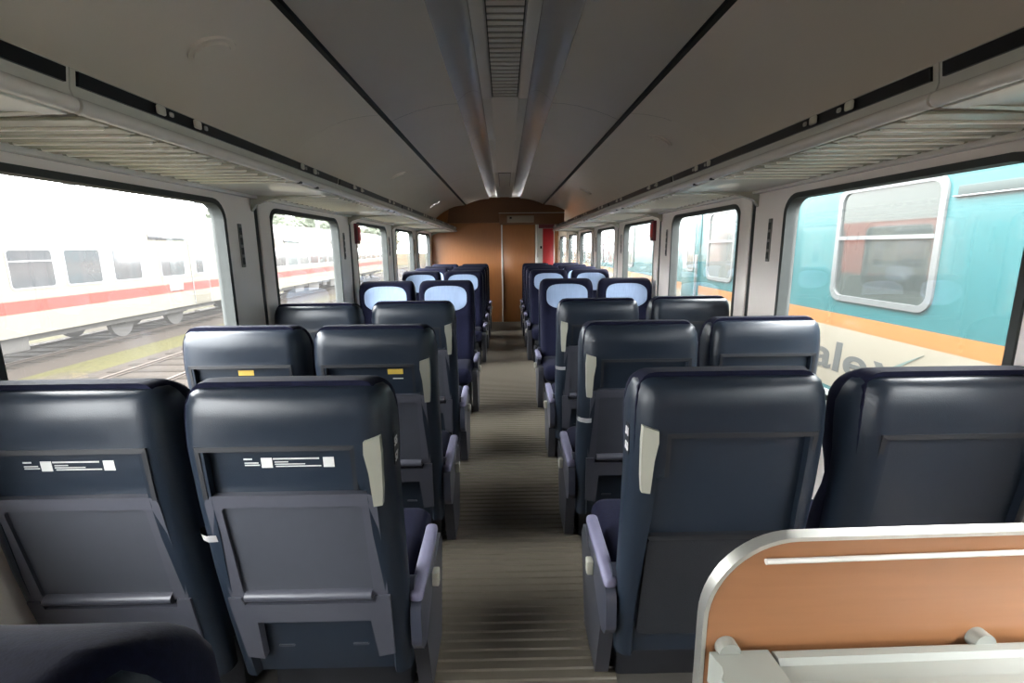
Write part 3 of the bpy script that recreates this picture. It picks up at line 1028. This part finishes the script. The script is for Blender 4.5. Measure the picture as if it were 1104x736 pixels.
# the seats do not stand quite in line
DX = {(0, 'B'): 0.012, (1, 'A'): -0.015, (1, 'B'): -0.012, (1, 'C'): 0.012, (1, 'D'): 0.03, (2, 'A'): -0.015, (2, 'B'): -0.012, (2, 'D'): 0.02,
      (3, 'A'): -0.03, (3, 'B'): -0.02, (3, 'D'): 0.035}
for row, c, ytop, tb in rows_away:
    a = 1 if c in 'AB' else -1
    key = (a, tb, 0, c in 'BC')
    r = seat(key, a, tb, False, c in 'BC')
    first_made.append((r, row, c, a))
    r.location = (COLX[c] + DX.get((row, c), 0), ytop, 0)
    r.scale = (1.02, 1, 0.98) if row == 1 else (1, 1, 0.985 if row else 1.0)
    tag(r, txt[(row, c)], 'seat', 'dark seats with their backs to the camera')
facing = [4.30, 6.12, 6.95, 7.80, 8.62]
ftxt = ['nearest facing row', 'second facing row', 'third facing row', 'fourth facing row', 'last row']
for i, yy in enumerate(facing):
    for c in 'ABCD':
        a = -1 if c in 'AB' else 1       # turned round, so the aisle changes side
        r = seat((a, 0, 1, c in 'BC'), a, 0, True, c in 'BC')
        r.location = (COLX[c], yy + 0.16 + (0.08 if c in 'CD' else 0), 0)
        r.rotation_euler = (0, 0, PI)
        tag(r, f'blue velour {side_txt[c]}, light headrest cloth, {ftxt[i]}', 'seat', 'blue seats facing the camera')
# the details that single seats carry (after the copies, so that no other seat inherits them)
for r, row, c, a in first_made:
    if row == 1 and c in 'AB': add_label(r)
    if row == 1 and c == 'B': add_tag(r, -1, 0.715); add_number(r, a, '55', '57')
    if row == 1 and c == 'C': add_number(r, a, '51', '53')
    if row == 2 and c == 'A': add_sticker(r, -0.02)
    if row == 2 and c == 'B': add_sticker(r, 0.055)
    if row == 3 and c == 'D': add_sticker(r, -0.10)
    if row == 2 and c == 'C': add_tag(r, -1, 0.70)
    if row == 3 and c == 'C': add_tag(r, -1, 0.70); 

# ================================================================== folding table, lower right
tb = empty('folding_table', (0.275, 0.625, 0), 'folded-up wooden table leaf with aluminium edge on a grey beam, lower right corner', 'table', rz=math.radians(1.0))
LX = 1.06
out_ = rrect(0.0, LX, 0.66, 1.002, (0.0, 0.0, 0.135, 0.0), 14)
inn_ = rrect(0.0065, LX - 0.0065, 0.6665, 0.9955, (0.0, 0.0, 0.1285, 0.0), 14)
bm = bmesh.new()
prism(bm, inn_, lambda p, q: (p, 0.017, q), lambda p, q: (p, 0.001, q))
lf = fin('table_leaf', bm, 'woodt', tb, smooth=True, angle=50)
bm = bmesh.new()
prism(bm, out_, lambda p, q: (p, 0.019, q), lambda p, q: (p, -0.002, q), inn_)
bmesh.ops.bevel(bm, geom=[e for e in bm.edges if e.calc_face_angle(0) > 1.2], offset=0.002, segments=2, affect='EDGES')
fin('edge_trim', bm, 'alu', lf, smooth=True, angle=50)
bm = bmesh.new()
tube(bm, [(0.085, -0.004, 0.966), (LX - 0.02, -0.004, 0.972)], 0.0042, 10)
fin('leaf_rail', bm, 'railw', lf, smooth=True, angle=60)
bm = bmesh.new()                   # end cap with a scalloped edge
sc = [(0.098, -0.035), (0.012, -0.035), (0.015, -0.05), (0.019, -0.062), (0.016, -0.072), (0.009, -0.082), (0.014, -0.095), (0.022, -0.115), (0.024, -0.15), (0.102, -0.15)]
prism(bm, sc, lambda p, q: (p - 0.003 if p < 0.05 else p, q + 0.025, 0.77), lambda p, q: (p - 0.003 if p < 0.05 else p, q + 0.025, 0.822))
bmesh.ops.bevel(bm, geom=[e for e in bm.edges if e.calc_face_angle(0) > 1.2], offset=0.003, segments=2, affect='EDGES')
beam_cap = fin('beam_cap', bm, 'grey', tb, smooth=True, angle=50)
bm = bmesh.new()
pr = [(p + 0.025, q - 0.031) for p, q in [(-0.035, 0.80), (-0.035, 0.850), (-0.040, 0.854), (-0.052, 0.854), (-0.058, 0.846), (-0.082, 0.842), (-0.086, 0.848), (-0.150, 0.852), (-0.150, 0.80)]]
rows = [[bm.verts.new((x, p, q)) for p, q in pr] for x in (0.104, LX)]
for i in range(len(pr)):
    j = (i + 1) % len(pr)
    bm.faces.new((rows[0][i], rows[0][j], rows[1][j], rows[1][i]))
bm.faces.new(rows[0]); bm.faces.new(rows[1][::-1])
fin('support_beam', bm, 'grey', tb, smooth=True, angle=25)
for hx in (0.038, 0.43, 0.86):
    bm = bmesh.new()
    n = 20
    prism(bm, [(hx + 0.0165 * math.cos(2 * PI * k / n), 0.822 + 0.0165 * math.sin(2 * PI * k / n)) for k in range(n)],
          lambda p, q: (p, 0.003, q), lambda p, q: (p, -0.016, q))
    bmesh.ops.bevel(bm, geom=[e for e in bm.edges if e.calc_face_angle(0) > 1.2], offset=0.003, segments=2, affect='EDGES')
    fin('hinge_knuckle', bm, 'grey', tb, smooth=True, angle=50)
boxobj('table_leg', 'grey', 0.50, 0.56, -0.105, -0.045, 0.0, 0.769, tb, 0.01)

# ================================================================== outside
RAILZ = -1.25
gr = boxobj('ground', 'ground', -160, 90, -60, 260, RAILZ - 0.32, RAILZ - 0.17)
tag(gr, kind='structure')


def track(xc, y0, y1, label, sleepers):
    t = empty('railway_track', (xc, 0, RAILZ), label, 'railway track')
    bm = bmesh.new()
    extr(bm, [(-1.9, -0.17), (-1.35, -0.075), (1.35, -0.075), (1.9, -0.17)], y0, y1, close=True)
    fin('ballast_bed', bm, 'ballast', t)
    for s in (-1, 1):
        bm = bmesh.new()
        pr = [(-0.06, -0.06), (-0.06, -0.04), (-0.012, -0.03), (-0.012, -0.022), (-0.035, -0.016), (-0.035, 0), (0.035, 0), (0.035, -0.016), (0.012, -0.022), (0.012, -0.03), (0.06, -0.04), (0.06, -0.06)]
        extr(bm, [(s * 0.7525 + a, b) for a, b in pr], y0, y1, close=True)
        fin('rail', bm, 'rail', t)
    first = None
    y = sleepers[0]
    while y < sleepers[1]:
        if first is None:
            first = boxobj('sleeper', 'sleeper', -1.25, 1.25, -0.12, 0.12, -0.13, -0.058, t, 0.01, 1)
            first.location.y = y
        else:
            c = first.copy(); COL.objects.link(c); c.location.y = y
        y += 0.65
    return t


track(-7.95, -20, 90, 'empty railway track in the grass between the two trains on the left', (-2, 40))
track(-13.0, -30, 120, 'railway track under the white coaches on the left', (-8, 22))
track(4.85, -20, 60, 'railway track under the teal coach on the right', (-2, 14))
track(0.0, -20, 60, 'railway track under this coach', (-4, 14))


def rounded_window(parent, side, xs, y0, y1, z0, z1, r, mw, mf, fw=0.035, proud=0.012, bar=None, name='window_frame', pane='window_pane'):
    """side = direction the coach side faces (+1/-1 along x)"""
    bm = bmesh.new()
    prism(bm, rrect(y0, y1, z0, z1, r, 5), lambda p, q: (xs - side * 0.02, p, q), lambda p, q: (xs + side * proud, p, q),
          rrect(y0 + fw, y1 - fw, z0 + fw, z1 - fw, max(0.01, r - fw * 0.7), 5))
    f = fin(name, bm, mf, parent, smooth=True, angle=40)
    bm = bmesh.new()
    prism(bm, rrect(y0 + fw * 0.8, y1 - fw * 0.8, z0 + fw * 0.8, z1 - fw * 0.8, max(0.01, r - fw * 0.6), 5),
          lambda p, q: (xs - side * 0.01, p, q), lambda p, q: (xs + side * 0.003, p, q))
    fin(pane, bm, mw, f)
    if bar:
        boxobj('vent_bar', mf, xs, xs + side * proud * 1.1, y0 + fw, y1 - fw, bar - 0.018, bar + 0.018, f)
    return f


def coach_body(parent, side, xs, width, y0, y1, bands, zroof, roof_m):
    """box body with the side towards us at x = xs in painted bands, a vaulted roof and end walls"""
    far = xs - side * width
    for name, m, z0, z1 in bands:
        boxobj(name, m, xs, far, y0, y1, z0, z1, parent)
    bm = bmesh.new()
    n = 12
    cx = (xs + far) / 2
    prof = [(cx + width / 2 * math.copysign(abs(math.cos(PI * i / n)) ** 0.75, math.cos(PI * i / n)), bands[-1][3] + zroof * math.sin(PI * i / n) ** 0.8) for i in range(n + 1)]
    extr(bm, prof, y0, y1, close=True)
    fin('coach_roof', bm, roof_m, parent, smooth=True, angle=40)


def bogie(parent, xc, yc):
    b = boxobj('bogie_frame', 'under', xc - 1.0, xc + 1.0, yc - 1.5, yc + 1.5, RAILZ + 0.42, RAILZ + 0.62, parent, 0.03)
    for dy in (-1.25, 1.25):
        for s in (-1, 1):
            bm = bmesh.new()
            n = 24
            R = 0.46
            prism(bm, [(yc + dy + R * math.cos(2 * PI * k / n), RAILZ + R + 0.002 + R * math.sin(2 * PI * k / n)) for k in range(n)],
                  lambda p, q: (xc + s * 0.68, p, q), lambda p, q: (xc + s * 0.82, p, q))
            fin('wheel', bm, 'under', b)
    for s in (-1, 1):
        boxobj('axle_box', 'under', xc + s * 0.95, xc + s * 1.12, yc - 1.5, yc + 1.5, RAILZ + 0.45, RAILZ + 0.68, b, 0.03)


def white_coach(y0, y1, wins, doors, label):
    t = empty('passenger_coach', (0, 0, 0), label, 'train coach', 'white coaches with a red stripe')
    xs = -11.6
    coach_body(t, 1, xs, 2.82, y0, y1, [('lower_side', 'cw', RAILZ + 0.68, RAILZ + 1.22), ('red_stripe', 'cr', RAILZ + 1.22, RAILZ + 1.52),
                                         ('upper_side', 'cw', RAILZ + 1.52, RAILZ + 3.25)], 0.75, 'croof')
    for (a, b, vent) in wins:
        rounded_window(t, 1, xs, a, b, RAILZ + 1.78, RAILZ + 2.74, 0.10, 'cwin', 'cwf', bar=RAILZ + 2.45 if vent else None)
    for (a, b) in doors:
        d = boxobj('coach_door', 'cw', xs, xs + 0.02, a, b, RAILZ + 0.72, RAILZ + 3.05, t, 0.008)
        boxobj('door_stripe', 'cr', xs + 0.018, xs + 0.024, a, b, RAILZ + 1.22, RAILZ + 1.52, d)
        rounded_window(d, 1, xs + 0.02, a + 0.22, b - 0.22, RAILZ + 1.80, RAILZ + 2.72, 0.08, 'cwin', 'cwf', name='door_pane')
        for e in (a - 0.02, b + 0.0):
            boxobj('door_seal', 'cwf', xs, xs + 0.026, e, e + 0.02, RAILZ + 0.72, RAILZ + 3.05, d)
        boxobj('step', 'under', xs - 0.1, xs + 0.12, a, b, RAILZ + 0.42, RAILZ + 0.46, t)
    L = y1 - y0
    for yc in (y0 + 3.6, y1 - 3.6):
        bogie(t, xs - 1.41, yc)
    q = y0 + 6.5
    for w, h in ((1.2, 0.42), (1.6, 0.5), (0.7, 0.35), (1.8, 0.5), (1.1, 0.45), (1.5, 0.4)):
        if q + w < y1 - 6:
            boxobj('equipment_box', 'under', xs - 0.2, xs - 0.9, q, q + w, RAILZ + 0.68 - h, RAILZ + 0.68, t, 0.03)
        q += w + 0.7
    boxobj('underframe', 'under', xs - 0.25, xs - 2.5, y0 + 0.4, y1 - 0.4, RAILZ + 0.50, RAILZ + 0.69, t)
    return t


w1 = [(2.0, 3.2, 0), (3.7, 4.9, 0), (5.3, 6.5, 1), (6.9, 8.1, 0), (8.45, 9.65, 1), (9.95, 11.15, 0), (11.52, 12.72, 1), (13.02, 14.2, 0), (14.6, 15.75, 0), (16.6, 17.85, 0)]
c1 = white_coach(-6.0, 20.2, w1, [(18.2, 19.15)], 'nearer white coach with a red stripe and rounded windows outside on the left')
boxobj('destination_board', 'cwin', -11.6, -11.575, 16.2, 18.0, RAILZ + 3.02, RAILZ + 3.2, c1, 0.005)
boxobj('side_vent', 'cwf', -11.6, -11.58, 16.9, 17.6, RAILZ + 1.28, RAILZ + 1.56, c1, 0.005)
bm = bmesh.new(); box(bm, -13.0 - 1.1, -11.9, 20.2, 20.9, RAILZ + 0.8, RAILZ + 3.1, 0.05); fin('gangway', bm, 'under', c1, smooth=True)
w2 = [(24.8 + 1.5 * i, 26.1 + 1.5 * i, 0) for i in range(15)]
c2 = white_coach(20.9, 47.2, w2, [(22.0, 22.95)], 'farther white coach with closely spaced windows seen through the second left window')
boxobj('destination_board', 'cwin', -11.6, -11.575, 26.0, 28.0, RAILZ + 3.02, RAILZ + 3.22, c2, 0.005)
boxobj('destination_board', 'cwin', -11.6, -11.575, 33.0, 35.5, RAILZ + 3.02, RAILZ + 3.22, c2, 0.005)

# teal coach on the right
tc_ = empty('teal_coach', (0, 0, 0), 'nearer teal coach with a yellow stripe and grey lettering on cream outside on the right', 'train coach')
XS = 3.41
coach_body(tc_, -1, XS, 2.82, -9.0, 9.75, [('skirt', 'teal', -0.55, -0.06), ('cream_band', 'twh', -0.06, 0.575), ('yellow_stripe', 'tyel', 0.575, 0.715), ('upper_side', 'teal', 0.715, 2.25)], 0.6, 'croof')
for (a, b, pm) in ((-6.5, -5.3, 'twin'), (-4.4, -3.2, 'twin'), (-2.3, -1.1, 'twin'), (-0.1, 1.1, 'twin'), (1.85, 3.05, 'tpale'), (3.80, 5.02, 'twin'), (5.74, 6.94, 'tpale'), (7.25, 8.2, 'tpale')):
    f = rounded_window(tc_, -1, XS, a, b, 0.85, 1.955, 0.13, pm, 'tfr', fw=0.055, proud=0.02, bar=1.47)
d = boxobj('coach_door', 'teal', XS, XS - 0.02, 8.52, 9.3, -0.45, 2.1, tc_, 0.01)
rounded_window(d, -1, XS - 0.02, 8.72, 9.08, 0.95, 1.85, 0.08, 'tpale', 'tfr', fw=0.03, name='door_pane')
boxobj('door_bar', 'tfr', XS - 0.02, XS - 0.06, 8.56, 8.60, 0.5, 1.25, d, 0.008)
pl = boxobj('route_board', 'plate', XS, XS - 0.012, 2.2, 3.72, 1.765, 1.835, tc_, 0.003)
boxobj('board_ledge', 'tfr', XS, XS - 0.03, 2.2, 3.74, 1.752, 1.764, pl, 0.003)
bogie(tc_, XS + 1.41, 6.6)
bogie(tc_, XS + 1.41, -6.4)
# lettering: "ale" as type, the x as a thick stroke with a long swoosh
Rm = Matrix(((0, 0, -1, 0), (-1, 0, 0, 0), (0, 1, 0, 0), (0, 0, 0, 1)))
text_mesh('lettering', 'ale', 0.43, 'tlet', tc_, Matrix.Translation((XS - 0.002, 5.21, 0.125)) @ Rm @ Matrix.Diagonal((1.7, 1, 1, 1)), extrude=0.002, shear=0.05, bold=0.008, space=1.0)
bm = bmesh.new()
prism(bm, [(4.32, 0.345), (4.22, 0.345), (4.06, 0.125), (4.16, 0.125)], lambda p, q: (XS, p, q), lambda p, q: (XS - 0.004, p, q))
fin('letter_stroke', bm, 'tlet', tc_)
bm = bmesh.new()
pts = []
for i in range(13):
    u = i / 12
    pts.append((4.32 - 0.52 * u, 0.125 + 0.385 * u ** 0.8 + 0.0))
lo_ = [(p + 0.0, q - 0.03 * (1 - u / 12)) for u, (p, q) in enumerate(pts)]
up_ = [(p - 0.0, q + 0.035 * (1 - u / 12) ** 1.0 + 0.001) for u, (p, q) in enumerate(pts)]
prism(bm, lo_ + up_[::-1], lambda p, q: (XS, p, q), lambda p, q: (XS - 0.005, p, q))
fin('swoosh', bm, 'tswo', tc_)
# next teal coach past the gap
tn = empty('teal_coach', (0, 0, 0), 'farther pale teal coach beyond the coupling, seen through the third right window', 'train coach')
coach_body(tn, -1, XS + 0.02, 2.8, 10.4, 34, [('skirt', 'teal', -0.55, -0.06), ('cream_band', 'twh', -0.06, 0.575), ('yellow_stripe', 'tyel', 0.575, 0.715), ('upper_side', 'teal', 0.715, 2.25)], 0.6, 'croof')
for k in range(9):
    rounded_window(tn, -1, XS + 0.02, 13.0 + 2.0 * k, 14.2 + 2.0 * k, 0.85, 1.955, 0.13, 'tpale', 'tfr', fw=0.055, proud=0.02, bar=1.47)
bogie(tn, XS + 1.41, 14.5)
boxobj('gangway', 'under', XS + 0.5, XS + 2.3, 9.75, 10.4, -0.4, 2.0, tn, 0.05)


# overhead line masts and trees on the left
def mast(x, y, h, label):
    t = empty('overhead_line_mast', (x, y, RAILZ - 0.17), label, 'mast', 'masts beyond the white coaches')
    boxobj('pole', 'mast', -0.14, 0.14, -0.14, 0.14, 0, h, t, 0.03)
    bm = bmesh.new()
    tube(bm, [(0, 0, h - 1.6), (3.2, 0, h - 1.0)], 0.04, 6)
    tube(bm, [(0, 0, h - 0.4), (3.2, 0, h - 1.0)], 0.03, 6)
    fin('cantilever', bm, 'mast', t)
    for q in (h - 1.55, h - 0.9):
        boxobj('insulator', 'mast', 0.2, 0.55, -0.08, 0.08, q, q + 0.2, t, 0.04)
    return t


mast(-16.2, 19.0, 8.2, 'tall grey overhead line mast behind the nearer white coach')
mast(-17.0, 28.0, 8.0, 'thin overhead line mast near the end of the nearer white coach')
mast(-16.5, 44.0, 8.0, 'overhead line mast behind the farther white coach')
for zz in (5.6, 6.7):
    bm = bmesh.new()
    tube(bm, [(-13.0, -30, zz - 1.25 + 0.5), (-13.0, 120, zz - 1.25 + 0.5)], 0.012, 5)
    tag(fin('overhead_wire', bm, 'mast'), 'thin overhead contact wire above the white coaches' if zz < 6 else 'thin upper carrier wire above the contact wire', 'wire')


def tree(x, y, h, w, seed, label):
    rnd = random.Random(seed)
    t = empty('broadleaf_tree', (x, y, RAILZ - 0.17), label, 'tree', 'trees beyond the white coaches')
    bm = bmesh.new()
    tube(bm, [(0, 0, 0), (0.1, 0, h * 0.3), (0, 0.1, h * 0.6)], 0.22, 8)
    fin('trunk', bm, 'bark', t, smooth=True)
    bm = bmesh.new()
    for i in range(6):
        c = Vector((rnd.uniform(-w, w) * 0.5, rnd.uniform(-w, w) * 0.5, h * rnd.uniform(0.45, 0.82)))
        rr = w * rnd.uniform(0.45, 0.65)
        g = bmesh.ops.create_icosphere(bm, subdivisions=4, radius=1)
        for v in g['verts']:
            n_ = v.co.normalized()
            q = noise.fractal(n_ * 3 + Vector((seed, i, 0)), 1.0, 2.0, 5)
            v.co = c + n_ * rr * (1 + 0.35 * q)
            v.co.z = c.z + (v.co.z - c.z) * 0.9
    fin('crown', bm, 'leaf', t, smooth=True)


tree(-40, 78, 9.0, 5.0, 1, 'nearest bushy tree above the roof of the farther white coach')
tree(-44, 92, 9.5, 5.5, 2, 'wide tree standing right of the nearest bushy tree')
tree(-36, 100, 8.0, 4.6, 3, 'lower tree in the middle of the distant row')
tree(-46, 120, 9.0, 5.5, 4, 'distant pale tree beyond the middle of the row')
tree(-34, 135, 9.0, 5.5, 5, 'farthest tree at the right end of the row')
